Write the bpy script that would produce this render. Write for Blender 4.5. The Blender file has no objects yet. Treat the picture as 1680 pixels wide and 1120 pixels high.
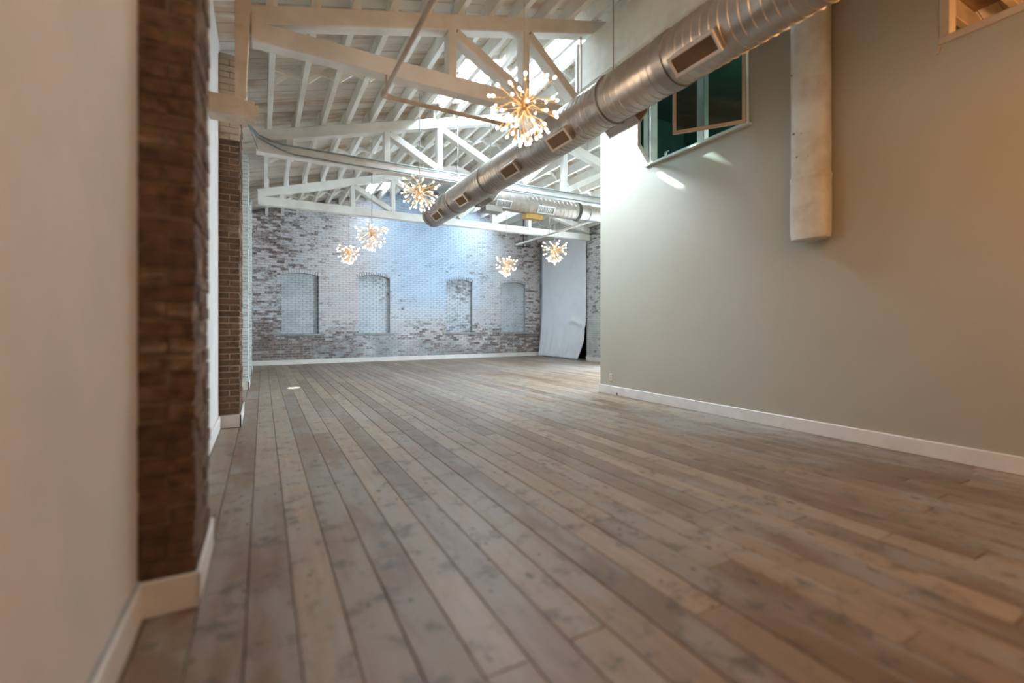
import bpy, math, random
from mathutils import Vector, Matrix, Euler

S = 1.2                      # one layout unit (camera height above the floor) in metres
R = random.Random(7)
sc = bpy.context.scene
col = sc.collection
PI = math.pi

# ------------------------------------------------------------------ camera
cam_d = bpy.data.cameras.new('camera')
cam = bpy.data.objects.new('camera', cam_d)
col.objects.link(cam)
cam.location = (0, 0, 1.0 * S)
cam.rotation_euler = (PI / 2, 0, -math.radians(28.42))
cam_d.sensor_width = 36
cam_d.lens = 756 / 1680 * 36
cam_d.shift_y = -(560 - 533.4) / 1680
cam_d.clip_start = 0.02
cam_d.clip_end = 200
cam_d.dof.use_dof = True
cam_d.dof.focus_distance = 8.5
cam_d.dof.aperture_fstop = (cam_d.lens / 1000) / 0.030
sc.camera = cam

# ------------------------------------------------------------------ world, lamps, exposure
w = bpy.data.worlds.new('sky')
sc.world = w
w.use_nodes = True
w.node_tree.nodes['Background'].inputs[0].default_value = (0.62, 0.80, 1.0, 1)
w.node_tree.nodes['Background'].inputs[1].default_value = 1.0
sc.view_settings.view_transform = 'Standard'
sc.view_settings.look = 'None'
sc.view_settings.gamma = 1
sc.view_settings.exposure = 0.62
sc.view_settings.use_curve_mapping = False
try:
    sc.cycles.use_denoising = True
    sc.cycles.max_bounces = 10
    sc.cycles.diffuse_bounces = 6
    sc.cycles.glossy_bounces = 4
    sc.cycles.transmission_bounces = 6
    sc.cycles.sample_clamp_indirect = 4
    sc.cycles.caustics_reflective = False
    sc.cycles.caustics_refractive = False
except Exception:
    pass

SKY = (0.70, 0.86, 1.0)
SKYLIGHT_POWER = 44.0        # radiance of the skylight panes
SIDE_POWER = 24.0             # radiance of the unseen side windows, added to light the roof from below
WARM = (1.0, 0.54, 0.22)


def lamp(name, kind, loc, energy, color, size=0.1, rot=None, **kw):
    d = bpy.data.lights.new(name, kind)
    d.energy = energy
    d.color = color
    if kind == 'AREA':
        d.shape = 'RECTANGLE'
        d.size, d.size_y = size
    else:
        d.shadow_soft_size = size
    for k, v in kw.items():
        setattr(d, k, v)
    o = bpy.data.objects.new(name, d)
    col.objects.link(o)
    o.location = Vector(loc) * S
    if rot:
        o.rotation_euler = rot
    return o


# the lamps of the near end of the hall, behind and beside the camera
lamp('room_lamp', 'POINT', (2.5, 0.5, 2.9), 54, WARM, 0.2)
lamp('room_lamp', 'POINT', (2.2, -1.2, 2.6), 13, WARM, 0.25)
lamp('room_lamp', 'POINT', (3.4, -0.2, 2.0), 26, (1.0, 0.46, 0.14), 0.2)
lamp('room_lamp', 'POINT', (0.6, -1.6, 2.3), 15, (1.0, 0.74, 0.54), 0.25)
# lamp of the room behind the near interior window
lamp('side_room_lamp', 'POINT', (5.6, 0.7, 3.4), 80, WARM, 0.12)
lamp('green_room_fill', 'POINT', (5.4, 3.2, 3.6), 28, (0.8, 1.0, 0.92), 0.12)  # fill light added so the green room shows through the casement window
# daylight falling in through the skylight beside the ridge
lamp('skylight_daylight', 'AREA', (2.82, 5.62, 4.46), 14, (0.58, 0.80, 1.0), (0.5, 0.5), Vector((1.6, -0.80, -1.60)).to_track_quat('-Z', 'X').to_euler(), spread=math.radians(66))
# two spot lamps added for the streaks on the tan wall below the casements
for src, dst in (((3.9, 6.2, 4.62), (4.45, 4.20, 2.92)), ((3.9, 5.55, 4.62), (4.45, 3.50, 2.88))):
    lamp('added_spot', 'SPOT', src, 8500, (0.88, 0.95, 1.0), 0.02, (Vector(dst) - Vector(src)).to_track_quat('-Z', 'Y').to_euler(), spot_size=math.radians(3.4), spot_blend=1.0)
# spot lamp added under the closed roof for the bright patch on the floor
lamp('added_spot', 'SPOT', (1.6, 8.5, 4.08), 16000, (1.0, 0.93, 0.80), 0.01, Vector((0.438 - 1.6, 8.141 - 8.5, -4.08)).to_track_quat('-Z', 'Y').to_euler(), spot_size=math.radians(2.6), spot_blend=0.6)


# ------------------------------------------------------------------ materials
def new_mat(name):
    m = bpy.data.materials.new(name)
    m.use_nodes = True
    nt = m.node_tree
    b = nt.nodes['Principled BSDF']
    return m, nt, b


def nd(nt, typ, inp=None, **kw):
    n = nt.nodes.new(typ)
    for k, v in kw.items():
        setattr(n, k, v)
    if inp:
        for k, v in inp.items():
            if hasattr(v, 'is_linked') or isinstance(v, bpy.types.NodeSocket):
                nt.links.new(v, n.inputs[k])
            else:
                n.inputs[k].default_value = v
    return n


def mth(nt, op, a, b=0.0, c=None, clamp=False):
    d = {0: a, 1: b}
    if c is not None:
        d[2] = c
    n = nd(nt, 'ShaderNodeMath', d, operation=op)
    n.use_clamp = clamp
    return n.outputs[0]


def mixc(nt, f, a, b, blend='MIX'):
    n = nt.nodes.new('ShaderNodeMix')
    n.data_type = 'RGBA'
    n.blend_type = blend
    for k, v in ((0, f), (6, a), (7, b)):
        if isinstance(v, bpy.types.NodeSocket):
            nt.links.new(v, n.inputs[k])
        else:
            n.inputs[k].default_value = v if k == 0 else (tuple(v) + (1,))[:4]
    return n.outputs[2]


def smooth(nt, v, lo, hi, a=0.0, b=1.0):
    n = nd(nt, 'ShaderNodeMapRange', {0: v, 1: lo, 2: hi, 3: a, 4: b}, interpolation_type='SMOOTHSTEP')
    return n.outputs[0]


def position(nt, scale=(1, 1, 1)):
    g = nt.nodes.new('ShaderNodeNewGeometry')
    m = nd(nt, 'ShaderNodeMapping', {0: g.outputs['Position'], 3: scale})
    return m.outputs[0], g


def noise(nt, vec, scale, detail=4, rough=0.55):
    return nd(nt, 'ShaderNodeTexNoise', {'Vector': vec, 'Scale': scale, 'Detail': detail, 'Roughness': rough}).outputs[0]


def bump(nt, b, h, strength=0.3, dist=0.01):
    n = nd(nt, 'ShaderNodeBump', {'Height': h, 'Strength': strength, 'Distance': dist})
    nt.links.new(n.outputs[0], b.inputs['Normal'])


def paint(name, c, c2=None, rough=0.55, bs=0.15, scale=3.0, metallic=0.0, fine=40.0):
    m, nt, b = new_mat(name)
    c2 = c2 or tuple(x * 0.82 for x in c)
    p, g = position(nt)
    n1 = noise(nt, p, scale, 5)
    f = smooth(nt, n1, 0.40, 0.68)
    nt.links.new(mixc(nt, f, c, c2), b.inputs['Base Color'])
    b.inputs['Roughness'].default_value = rough
    b.inputs['Metallic'].default_value = metallic
    bump(nt, b, noise(nt, p, fine, 3), bs, 0.004)
    return m


def emit(name, c, strength, sampling=None):
    m, nt, b = new_mat(name)
    b.inputs['Base Color'].default_value = (0.8, 0.8, 0.8, 1)
    b.inputs['Emission Color'].default_value = tuple(c) + (1,)
    b.inputs['Emission Strength'].default_value = strength
    if sampling:
        m.cycles.emission_sampling = sampling
    return m


def brick_rnd(nt):
    a = nd(nt, 'ShaderNodeAttribute', attribute_name='rnd')
    o = nt.nodes.new('ShaderNodeObjectInfo')
    return mth(nt, 'FRACT', mth(nt, 'ADD', a.outputs['Fac'], o.outputs['Random']))


def brick_mat(name, dark, light, coat, coverage, flake=0.5, coat2=None, far=False):
    """worn brick with remains of paint; coverage 0..1"""
    m, nt, b = new_mat(name)
    p, g = position(nt)
    r = brick_rnd(nt)
    base = mixc(nt, r, dark, light)
    n0 = noise(nt, p, 22, 5)
    base = mixc(nt, smooth(nt, n0, 0.35, 0.75), base, tuple(x * 0.45 for x in dark))
    low = noise(nt, p, 0.55, 3, 0.5)
    pa, _ = position(nt, (12.0, 12.0, 30.0) if far else (5.0, 5.0, 13.0))
    hi = noise(nt, pa, 1.0, 6, 0.65)
    v = mth(nt, 'ADD', mth(nt, 'MULTIPLY', low, 0.45 if far else 0.9), mth(nt, 'MULTIPLY', hi, flake * 1.7))
    v = mth(nt, 'ADD', v, mth(nt, 'MULTIPLY', mth(nt, 'SUBTRACT', r, 0.5), 0.30 if far else 0.22))
    mean = (0.225 if far else 0.45) + 0.5 * flake * 1.7
    if far:
        sx = nd(nt, 'ShaderNodeSeparateXYZ', {0: g.outputs['Position']})
        left = smooth(nt, sx.outputs[0], 0.4, 3.6, -0.10, 0.13)
        right = smooth(nt, sx.outputs[0], 6.2, 9.6, 0.0, -0.20)
        foot = smooth(nt, sx.outputs[2], 0.5, 1.9, -0.09, 0.05)
        v = mth(nt, 'ADD', v, mth(nt, 'ADD', left, mth(nt, 'ADD', right, foot)))
    thr = mean + (0.5 - coverage) * 0.7
    f = smooth(nt, v, thr - 0.12, thr + 0.12)
    if coat2:
        cc = mixc(nt, smooth(nt, noise(nt, p, 0.5, 4), 0.38, 0.62), coat, coat2)
    else:
        cc = mixc(nt, smooth(nt, noise(nt, p, 2.0, 4), 0.4, 0.7), coat, tuple(x * 0.8 for x in coat))
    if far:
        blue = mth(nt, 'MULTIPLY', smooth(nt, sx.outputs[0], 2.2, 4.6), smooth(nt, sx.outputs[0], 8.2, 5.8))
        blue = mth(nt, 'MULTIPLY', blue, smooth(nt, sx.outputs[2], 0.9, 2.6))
        cc = mixc(nt, blue, cc, (0.50, 0.645, 0.82))  # coat turns bluer in the upper middle of the wall
        grime = mth(nt, 'MULTIPLY', smooth(nt, sx.outputs[2], 1.5, 0.2), smooth(nt, noise(nt, p, 1.3, 5), 0.3, 0.6))
        cc = mixc(nt, mth(nt, 'MULTIPLY', grime, 0.75), cc, (0.20, 0.23, 0.25))
    out = mixc(nt, f, base, cc)
    nt.links.new(out, b.inputs['Base Color'])
    b.inputs['Roughness'].default_value = 0.82
    bump(nt, b, mth(nt, 'ADD', noise(nt, p, 60, 4), mth(nt, 'MULTIPLY', f, 0.5)), 0.5, 0.006)
    return m


def wood_floor():
    m, nt, b = new_mat('worn_floor_boards')
    o = nt.nodes.new('ShaderNodeObjectInfo')
    rnd = o.outputs['Random']
    g = nt.nodes.new('ShaderNodeNewGeometry')
    off = nd(nt, 'ShaderNodeCombineXYZ', {0: mth(nt, 'MULTIPLY', rnd, 37.0), 1: mth(nt, 'MULTIPLY', rnd, 91.0)})
    pv = nd(nt, 'ShaderNodeVectorMath', {0: g.outputs['Position'], 1: off.outputs[0]}, operation='ADD').outputs[0]
    gr = nd(nt, 'ShaderNodeMapping', {0: pv, 3: (26, 1.3, 1)}).outputs[0]
    grain = noise(nt, gr, 1.0, 6, 0.62)
    mid = noise(nt, nd(nt, 'ShaderNodeMapping', {0: pv, 3: (5, 1.1, 1)}).outputs[0], 1.0, 5, 0.6)
    low = noise(nt, g.outputs['Position'], 0.42, 4, 0.55)
    c1 = mixc(nt, smooth(nt, rnd, 0.0, 1.0), (0.165, 0.102, 0.062), (0.335, 0.242, 0.164))
    c2 = mixc(nt, smooth(nt, grain, 0.30, 0.70), mixc(nt, 0.45, c1, (0.14, 0.088, 0.058)), c1)
    grey = mth(nt, 'MULTIPLY', smooth(nt, mth(nt, 'ADD', mid, mth(nt, 'MULTIPLY', mth(nt, 'SUBTRACT', low, 0.5), 0.9)), 0.42, 0.62), 0.60)
    c3 = mixc(nt, grey, c2, (0.285, 0.262, 0.238))
    # knots, nail holes and dark stains
    vr = nd(nt, 'ShaderNodeTexVoronoi', {'Vector': nd(nt, 'ShaderNodeMapping', {0: pv, 3: (4.2, 2.4, 1)}).outputs[0], 'Scale': 1.0, 'Randomness': 1.0})
    knot = smooth(nt, vr.outputs['Distance'], 0.11, 0.045)
    vr2 = nd(nt, 'ShaderNodeTexVoronoi', {'Vector': nd(nt, 'ShaderNodeMapping', {0: pv, 3: (11, 7, 1)}).outputs[0], 'Scale': 1.0})
    nail = mth(nt, 'MULTIPLY', smooth(nt, vr2.outputs['Distance'], 0.15, 0.08), smooth(nt, noise(nt, pv, 1.7, 2), 0.44, 0.52))
    stain = mth(nt, 'MULTIPLY', smooth(nt, noise(nt, pv, 5.5, 7, 0.72), 0.51, 0.64), 0.66)
    spots = mth(nt, 'MAXIMUM', mth(nt, 'MAXIMUM', mth(nt, 'MULTIPLY', knot, 0.85), mth(nt, 'MULTIPLY', nail, 0.9)), stain)
    c4 = mixc(nt, spots, c3, (0.065, 0.045, 0.033))
    nt.links.new(c4, b.inputs['Base Color'])
    rr = smooth(nt, mid, 0.3, 0.7, 0.36, 0.52)
    nt.links.new(rr, b.inputs['Roughness'])
    b.inputs['Specular IOR Level'].default_value = 0.45
    bump(nt, b, mth(nt, 'ADD', grain, mth(nt, 'MULTIPLY', spots, -1.0)), 0.25, 0.003)
    return m


def roof_boards():
    m, nt, b = new_mat('stained_white_roof_boards')
    o = nt.nodes.new('ShaderNodeObjectInfo')
    p, g = position(nt)
    n1 = noise(nt, p, 0.8, 5, 0.6)
    n2 = noise(nt, nd(nt, 'ShaderNodeMapping', {0: g.outputs['Position'], 3: (1.2, 9, 1)}).outputs[0], 1.0, 5)
    v = mth(nt, 'ADD', n1, mth(nt, 'MULTIPLY', mth(nt, 'SUBTRACT', n2, 0.5), 0.6))
    v = mth(nt, 'ADD', v, mth(nt, 'MULTIPLY', mth(nt, 'SUBTRACT', o.outputs['Random'], 0.5), 0.22))
    c = mixc(nt, smooth(nt, v, 0.44, 0.74), (0.80, 0.77, 0.71), (0.52, 0.39, 0.27))
    nt.links.new(c, b.inputs['Base Color'])
    b.inputs['Roughness'].default_value = 0.75
    return m


def galvanised(name, c=(0.47, 0.43, 0.39), rough=0.28):
    m, nt, b = new_mat(name)
    p, g = position(nt)
    n1 = noise(nt, p, 5, 5)
    nt.links.new(mixc(nt, smooth(nt, n1, 0.35, 0.7), c, tuple(x * 0.8 for x in c)), b.inputs['Base Color'])
    b.inputs['Metallic'].default_value = 0.92
    nt.links.new(smooth(nt, n1, 0.3, 0.7, rough, rough + 0.14), b.inputs['Roughness'])
    return m


def glass(name, tint=(0.50, 0.57, 0.545)):
    """thin tinted pane: what is behind shows through, with a clear reflection on top"""
    m, nt, b = new_mat(name)
    out = nt.nodes['Material Output']
    tr = nd(nt, 'ShaderNodeBsdfTransparent', {0: tint + (1,)})
    gl = nd(nt, 'ShaderNodeBsdfGlossy', {'Color': (0.9, 0.95, 0.93, 1), 'Roughness': 0.03})
    fr = nd(nt, 'ShaderNodeFresnel', {'IOR': 1.45})
    mx = nd(nt, 'ShaderNodeMixShader', {0: fr.outputs[0], 1: tr.outputs[0], 2: gl.outputs[0]})
    nt.links.new(mx.outputs[0], out.inputs[0])
    nt.nodes.remove(b)
    return m


M = {}
M['white'] = paint('white_timber_paint', (0.80, 0.79, 0.75), (0.68, 0.66, 0.61), 0.5, 0.1, 2.0)
M['rafter'] = paint('white_rafter_paint', (0.84, 0.84, 0.80), (0.72, 0.69, 0.62), 0.6, 0.15, 1.4)
M['board'] = roof_boards()
M['plaster'] = paint('white_wall_paint', (0.73, 0.69, 0.665), (0.66, 0.65, 0.61), 0.6, 0.35, 2.2, fine=14)
M['tan'] = paint('tan_wall_paint', (0.425, 0.39, 0.315), (0.405, 0.37, 0.295), 0.45, 0.12, 0.8, fine=55)
M['trim'] = paint('white_trim_paint', (0.78, 0.75, 0.72), (0.70, 0.67, 0.64), 0.4, 0.06, 3)
M['pipe_wrap'] = paint('cream_canvas_paint', (0.70, 0.665, 0.60), (0.56, 0.50, 0.42), 0.55, 0.5, 3.2, fine=9)
M['beam_wrap'] = paint('pale_beam_paint', (0.80, 0.83, 0.76), (0.66, 0.66, 0.58), 0.55, 0.3, 2.4)
M['green'] = paint('dark_green_room_paint', (0.045, 0.115, 0.095), None, 0.5)
M['wood_room'] = paint('brown_board_paint', (0.34, 0.20, 0.10), (0.24, 0.13, 0.06), 0.5, 0.2, 6)
M['corbel'] = paint('cream_timber_paint', (0.62, 0.52, 0.40), (0.52, 0.42, 0.30), 0.5, 0.2, 5)
M['metal'] = galvanised('galvanised_duct_metal')
M['metal_dark'] = galvanised('dull_duct_metal', (0.40, 0.37, 0.34), 0.42)
M['reflection_tin'] = galvanised('warm_reflection_tin', (0.78, 0.50, 0.18), 0.34)  # yellow stands for warm light reflected in plain metal
M['grille'] = paint('beige_grille_paint', (0.76, 0.68, 0.60), None, 0.4)
M['grille_white'] = paint('white_grille_paint', (0.74, 0.78, 0.78), None, 0.4)
M['louvre'] = paint('brown_louvre_paint', (0.30, 0.20, 0.12), None, 0.5)
M['dark'] = paint('dark_void', (0.03, 0.022, 0.016), None, 0.8)
M['sub'] = paint('dark_subfloor', (0.035, 0.026, 0.02), None, 0.9)
M['rust_pipe'] = paint('brown_pipe_paint', (0.50, 0.40, 0.31), (0.36, 0.27, 0.19), 0.4)
M['grey_cable'] = paint('grey_green_cable', (0.20, 0.24, 0.23), None, 0.5)
M['brass'] = galvanised('brass', (0.92, 0.60, 0.30), 0.25)
M['cable'] = paint('cord_grey', (0.45, 0.42, 0.38), None, 0.5)
M['bulb'] = emit('lit_bulb', (1.0, 0.86, 0.70), 5.0, 'NONE')
M['pane_sky'] = emit('skylit_pane', SKY, SKYLIGHT_POWER)
M['pane_near'] = emit('added_skylight_pane', SKY, 5.0)  # pane of the skylight added out of view at the near end
M['pane_far'] = emit('pale_skylit_pane', SKY, 17.0)
M['pane_side'] = emit('added_side_pane', SKY, SIDE_POWER)
M['glass'] = glass('window_glass')
M['glass_clear'] = glass('clear_glass', (0.95, 0.93, 0.90))
M['sash_tan'] = paint('tan_sash_paint', (0.60, 0.47, 0.34), None, 0.45)
M['sash_white'] = paint('pale_sash_paint', (0.72, 0.76, 0.72), None, 0.45)
M['stone'] = paint('grey_sill_stone', (0.33, 0.35, 0.35), (0.24, 0.25, 0.25), 0.8, 0.4, 5)
M['ivory'] = paint('ivory_plastic', (0.72, 0.66, 0.56), None, 0.35, 0.0)
M['fabric'] = paint('white_cloth', (0.84, 0.88, 0.94), (0.80, 0.84, 0.91), 0.85, 0.1, 2)
M['floor'] = wood_floor()
M['brick_brown'] = brick_mat('brown_worn_brick', (0.105, 0.054, 0.029), (0.19, 0.10, 0.050), (0.30, 0.23, 0.15), 0.10, 0.6)
M['brick_tan'] = brick_mat('tan_painted_brick', (0.20, 0.12, 0.07), (0.34, 0.22, 0.13), (0.52, 0.42, 0.31), 0.80, 0.5)
M['brick_pale'] = brick_mat('pale_painted_brick', (0.24, 0.20, 0.18), (0.38, 0.34, 0.31), (0.66, 0.72, 0.70), 0.80, 0.5)
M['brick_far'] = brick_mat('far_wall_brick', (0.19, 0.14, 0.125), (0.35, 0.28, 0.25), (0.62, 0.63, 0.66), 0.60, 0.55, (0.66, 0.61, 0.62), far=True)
M['brick_infill'] = brick_mat('infill_brick', (0.22, 0.21, 0.22), (0.34, 0.33, 0.34), (0.60, 0.66, 0.71), 0.78, 0.5)
M['brick_side'] = brick_mat('side_wall_brick', (0.16, 0.13, 0.11), (0.30, 0.26, 0.23), (0.62, 0.63, 0.62), 0.60, 0.6)
M['mortar'] = paint('brown_mortar', (0.24, 0.18, 0.12), (0.16, 0.11, 0.07), 0.9, 0.4, 6)
M['mortar_tan'] = paint('tan_mortar', (0.40, 0.31, 0.22), (0.26, 0.19, 0.13), 0.9, 0.4, 6)
M['mortar_pale'] = paint('pale_mortar', (0.40, 0.42, 0.43), (0.24, 0.24, 0.25), 0.9, 0.4, 2)


# ------------------------------------------------------------------ geometry helpers (all in layout units)
class MB:
    def __init__(s):
        s.v, s.f, s.r = [], [], []

    def face(s, pts, rnd=0.0):
        n = len(s.v)
        s.v += [tuple(p) for p in pts]
        s.f.append(tuple(range(n, n + len(pts))))
        s.r.append(rnd)
        return s

    def box(s, x0, x1, y0, y1, z0, z1, rnd=0.0):
        n = len(s.v)
        s.v += [(x0, y0, z0), (x1, y0, z0), (x1, y1, z0), (x0, y1, z0), (x0, y0, z1), (x1, y0, z1), (x1, y1, z1), (x0, y1, z1)]
        for q in ((0, 3, 2, 1), (4, 5, 6, 7), (0, 1, 5, 4), (1, 2, 6, 5), (2, 3, 7, 6), (3, 0, 4, 7)):
            s.f.append(tuple(n + i for i in q))
            s.r.append(rnd)
        return s

    def loft(s, rings, cap=True, closed=True):
        n = len(s.v)
        k = len(rings[0])
        for rg in rings:
            s.v += [tuple(p) for p in rg]
        for i in range(len(rings) - 1):
            for j in range(k if closed else k - 1):
                a, b = n + i * k + j, n + i * k + (j + 1) % k
                s.f.append((a, b, b + k, a + k))
                s.r.append(0.0)
        if cap:
            s.f.append(tuple(n + j for j in reversed(range(k))))
            s.f.append(tuple(n + (len(rings) - 1) * k + j for j in range(k)))
            s.r += [0.0, 0.0]
        return s

    def bar(s, a, b, w, h, up=(0, 0, 1), ch=0.008):
        """chamfered timber from a to b, h along up, w across"""
        a, b = Vector(a), Vector(b)
        d = (b - a).normalized()
        u = Vector(up)
        u = (u - d * u.dot(d)).normalized()
        x = d.cross(u)
        prof = []
        for sx, sz in ((-1, -1), (1, -1), (1, 1), (-1, 1)):
            c1 = (sx * (w / 2 - ch), sz * h / 2)
            c2 = (sx * w / 2, sz * (h / 2 - ch))
            prof += [c1, c2] if sx * sz < 0 else [c2, c1]
        # order the eight corners counter clockwise
        prof.sort(key=lambda q: math.atan2(q[1] / h, q[0] / w))
        return s.loft([[p + x * q[0] + u * q[1] for q in prof] for p in (a, b)])

    def tube(s, pts, r, k=8, cap=True):
        pts = [Vector(p) for p in pts]
        rings = []
        ref = None
        for i, p in enumerate(pts):
            d = (pts[min(i + 1, len(pts) - 1)] - pts[max(i - 1, 0)]).normalized()
            if ref is None:
                ref = d.orthogonal().normalized()
            ref = (ref - d * ref.dot(d)).normalized()
            y = d.cross(ref)
            rr = r[i] if isinstance(r, (list, tuple)) else r
            rings.append([p + (ref * math.cos(t) + y * math.sin(t)) * rr for t in [2 * PI * j / k for j in range(k)]])
        return s.loft(rings, cap)

    def mesh(s, name, m, smooth_=False, origin=(0, 0, 0), attr=False):
        me = bpy.data.meshes.new(name)
        o = Vector(origin)
        me.from_pydata([tuple((Vector(p) - o) * S) for p in s.v], [], s.f)
        me.materials.append(m)
        if attr:
            a = me.attributes.new('rnd', 'FLOAT', 'FACE')
            a.data.foreach_set('value', s.r)
        if smooth_:
            me.polygons.foreach_set('use_smooth', [True] * len(me.polygons))
            try:
                me.set_sharp_from_angle(angle=math.radians(40))
            except Exception:
                pass
        me.update()
        return me

    def build(s, name, m, parent=None, smooth_=False, attr=False, **tags):
        o0 = org(parent)
        return link(name, s.mesh(name, m, smooth_, o0, attr), parent, (0, 0, 0) if parent else (0, 0, 0), **tags)


ORG = {}


def org(parent):
    return ORG.get(parent.name, (0, 0, 0)) if parent else (0, 0, 0)


def link(name, me, parent=None, loc=(0, 0, 0), rot=None, **tags):
    o = bpy.data.objects.new(name, me)
    col.objects.link(o)
    if parent:
        o.parent = parent
    o.location = Vector(loc) * S
    if rot:
        o.rotation_euler = rot
    for k, v in tags.items():
        if v is not None:
            o[k] = v
    if parent:
        ORG[o.name] = tuple(Vector(org(parent)) + Vector(loc))
    else:
        ORG[o.name] = tuple(loc)
    return o


def empty(name, loc, **tags):
    return link(name, None, None, loc, **tags)


def place(name, me, parent, wloc, rot=None, **tags):
    """shared mesh put at a place given in room coordinates"""
    return link(name, me, parent, Vector(wloc) - Vector(org(parent)), rot, **tags)


# ------------------------------------------------------------------ layout constants
XL, XR, XF, YB = -0.376, 4.453, 8.09, 13.01     # left wall, tan wall, far right wall, back wall
YP = 5.445                                      # end of the tan wall
TR = (4.4, 7.2, 10.3)                           # front faces of the trusses
ZC = 3.374                                      # underside of the bottom chords
XA = 4.06                                       # ridge
def ztop(x):                                    # upper edge of top chords = underside of rafters
    return 3.69 + 0.276 * (XA + 0.08 - abs(x - XA) - 0.08)
RD = 0.188                                      # rafter depth
BW = 0.0597                                     # brick course
BL = 0.175                                      # brick pitch

# ------------------------------------------------------------------ floor
PW, GAP = 0.151, 0.0034
fl = MB().box(XL - 0.2, XF + 0.3, -3.2, YB + 0.3, -0.12, -0.018).build('floor', M['sub'], kind='structure', label='worn timber plank floor of the long hall')


def plank_mesh(x0, x1, y0, y1):
    c = 0.0022
    b = MB()
    z0, z1 = -0.02, 0.0
    xc, yc = (x0 + x1) / 2, (y0 + y1) / 2
    a, d = (x1 - x0) / 2, (y1 - y0) / 2
    r0 = [(-a, -d, z0), (a, -d, z0), (a, d, z0), (-a, d, z0)]
    r1 = [(-a, -d, z1 - c), (a, -d, z1 - c), (a, d, z1 - c), (-a, d, z1 - c)]
    r2 = [(-a + c, -d + c, z1), (a - c, -d + c, z1), (a - c, d - c, z1), (-a + c, d - c, z1)]
    b.loft([r0, r1, r2], True)
    return b.mesh('plank', M['floor']), (xc, yc, 0)


xs = -0.05 - PW * 3
k = 0
while xs < XF:
    x0, x1 = max(xs, XL), min(xs + PW, XF)
    xs += PW
    if x1 - x0 < 0.02:
        continue
    ya = -1.6 if x0 < XR else YP - 0.1
    y = ya - R.uniform(0, 1.5)
    while y < YB:
        L = R.uniform(2.2, 4.4)
        y0, y1 = max(y, ya), min(y + L, YB)
        if YB - y1 < 0.5:
            y1 = YB
        y = y + L if y1 < YB else YB + 1
        if y1 - y0 < 0.1:
            continue
        me, c = plank_mesh(x0 + GAP / 2, x1 - GAP / 2, y0 + GAP / 3, y1 - GAP / 3)
        link('plank', me, fl, (c[0], c[1], R.uniform(-0.0012, 0.0006)), (0, R.uniform(-0.003, 0.003), 0))

# ------------------------------------------------------------------ walls
ZT = 5.2
MB().box(XL - 0.25, XL, -3.2, YB + 0.3, 0, 4.1).build('wall_left', M['plaster'], kind='structure', label='white painted left wall with brick pillars standing against it')
MB().box(XL - 0.25, XF + 0.3, -3.4, -3.2, 0, ZT).build('wall_rear', M['tan'], kind='structure', label='plain wall behind the viewer')


def wall_x(x, t, y0, y1, z1, holes, name, m, **tags):
    """wall in a plane of constant x, with rectangular openings (y0, y1, z0, z1)"""
    b = MB()
    ys = sorted({y0, y1} | {h[0] for h in holes} | {h[1] for h in holes})
    for a, c in zip(ys[:-1], ys[1:]):
        hs = [h for h in holes if h[0] <= a + 1e-6 and h[1] >= c - 1e-6]
        z = 0
        for h in hs:
            b.box(x, x + t, a, c, z, h[2])
            z = h[3]
        b.box(x, x + t, a, c, z, z1)
    return b.build(name, m, kind='structure', **tags)


WIN1 = (3.04, 4.443, 3.10, 4.08)
WIN2 = (0.25, 1.507, 3.09, 4.08)
wall_x(XR, 0.10, -3.2, YP, 4.80, [WIN2, WIN1], 'wall_right', M['tan'], label='tan painted partition wall on the right with two interior windows')
MB().box(XR + 0.1, XF, YP - 0.10, YP, 0, 4.75).build('wall_end', M['tan'], kind='structure', label='return of the tan partition facing the far hall')
# rooms behind the two interior windows
rm = MB()
rm.box(XR + 0.1, XF, 2.35, 2.42, 0, 4.7)
rm.box(XR + 0.1, XR + 0.115, 2.42, WIN1[0] - 0.05, 0, 4.7)
rm.box(XF - 2.0, XF - 1.93, 2.42, YP - 0.1, 0, 4.6)
rm.box(XR + 0.1, XF - 1.93, YP - 0.13, YP - 0.1, 0, 4.7)
rm.box(XR + 0.1, XF - 1.93, 2.42, YP - 0.1, 4.26, 4.3)
rm.build('wall_inner', M['green'], kind='structure', label='dark green walls of the room behind the casement window')

# far right wall: brick with a covered opening
CUR0, CUR1 = 10.50, 12.85
wall_x(XF + 0.035, 0.25, YP, YB + 0.3, 4.0, [(CUR0, CUR1, 0.0, 3.45), (5.75, 6.95, 0.3, 3.2), (7.25, 8.45, 0.3, 3.2)], 'wall_far_right', M['mortar_pale'], label='brick wall at the far right beside the white curtain')
wfr = bpy.data.objects['wall_far_right']
b = MB()
zz, row = 0.0, 0
while zz < 3.66:
    y = 8.6 + (0.0 if row % 2 else BL / 2)
    while y < CUR0 - 0.03:
        y1 = min(y + BL - 0.010, CUR0)
        p = R.uniform(-0.004, 0.004)
        b.box(XF + 0.0 + p, XF + 0.04, y, y1, zz + 0.005, zz + BW - 0.005, R.random())
        y += BL
    zz += BW
    row += 1
b.build('brick', M['brick_side'], wfr, attr=True, kind='stuff')
MB().box(XF + 0.29, XF + 0.33, CUR0 - 0.2, CUR1 + 0.2, 0, 3.6).build('recess_back', M['dark'], wfr)

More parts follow.
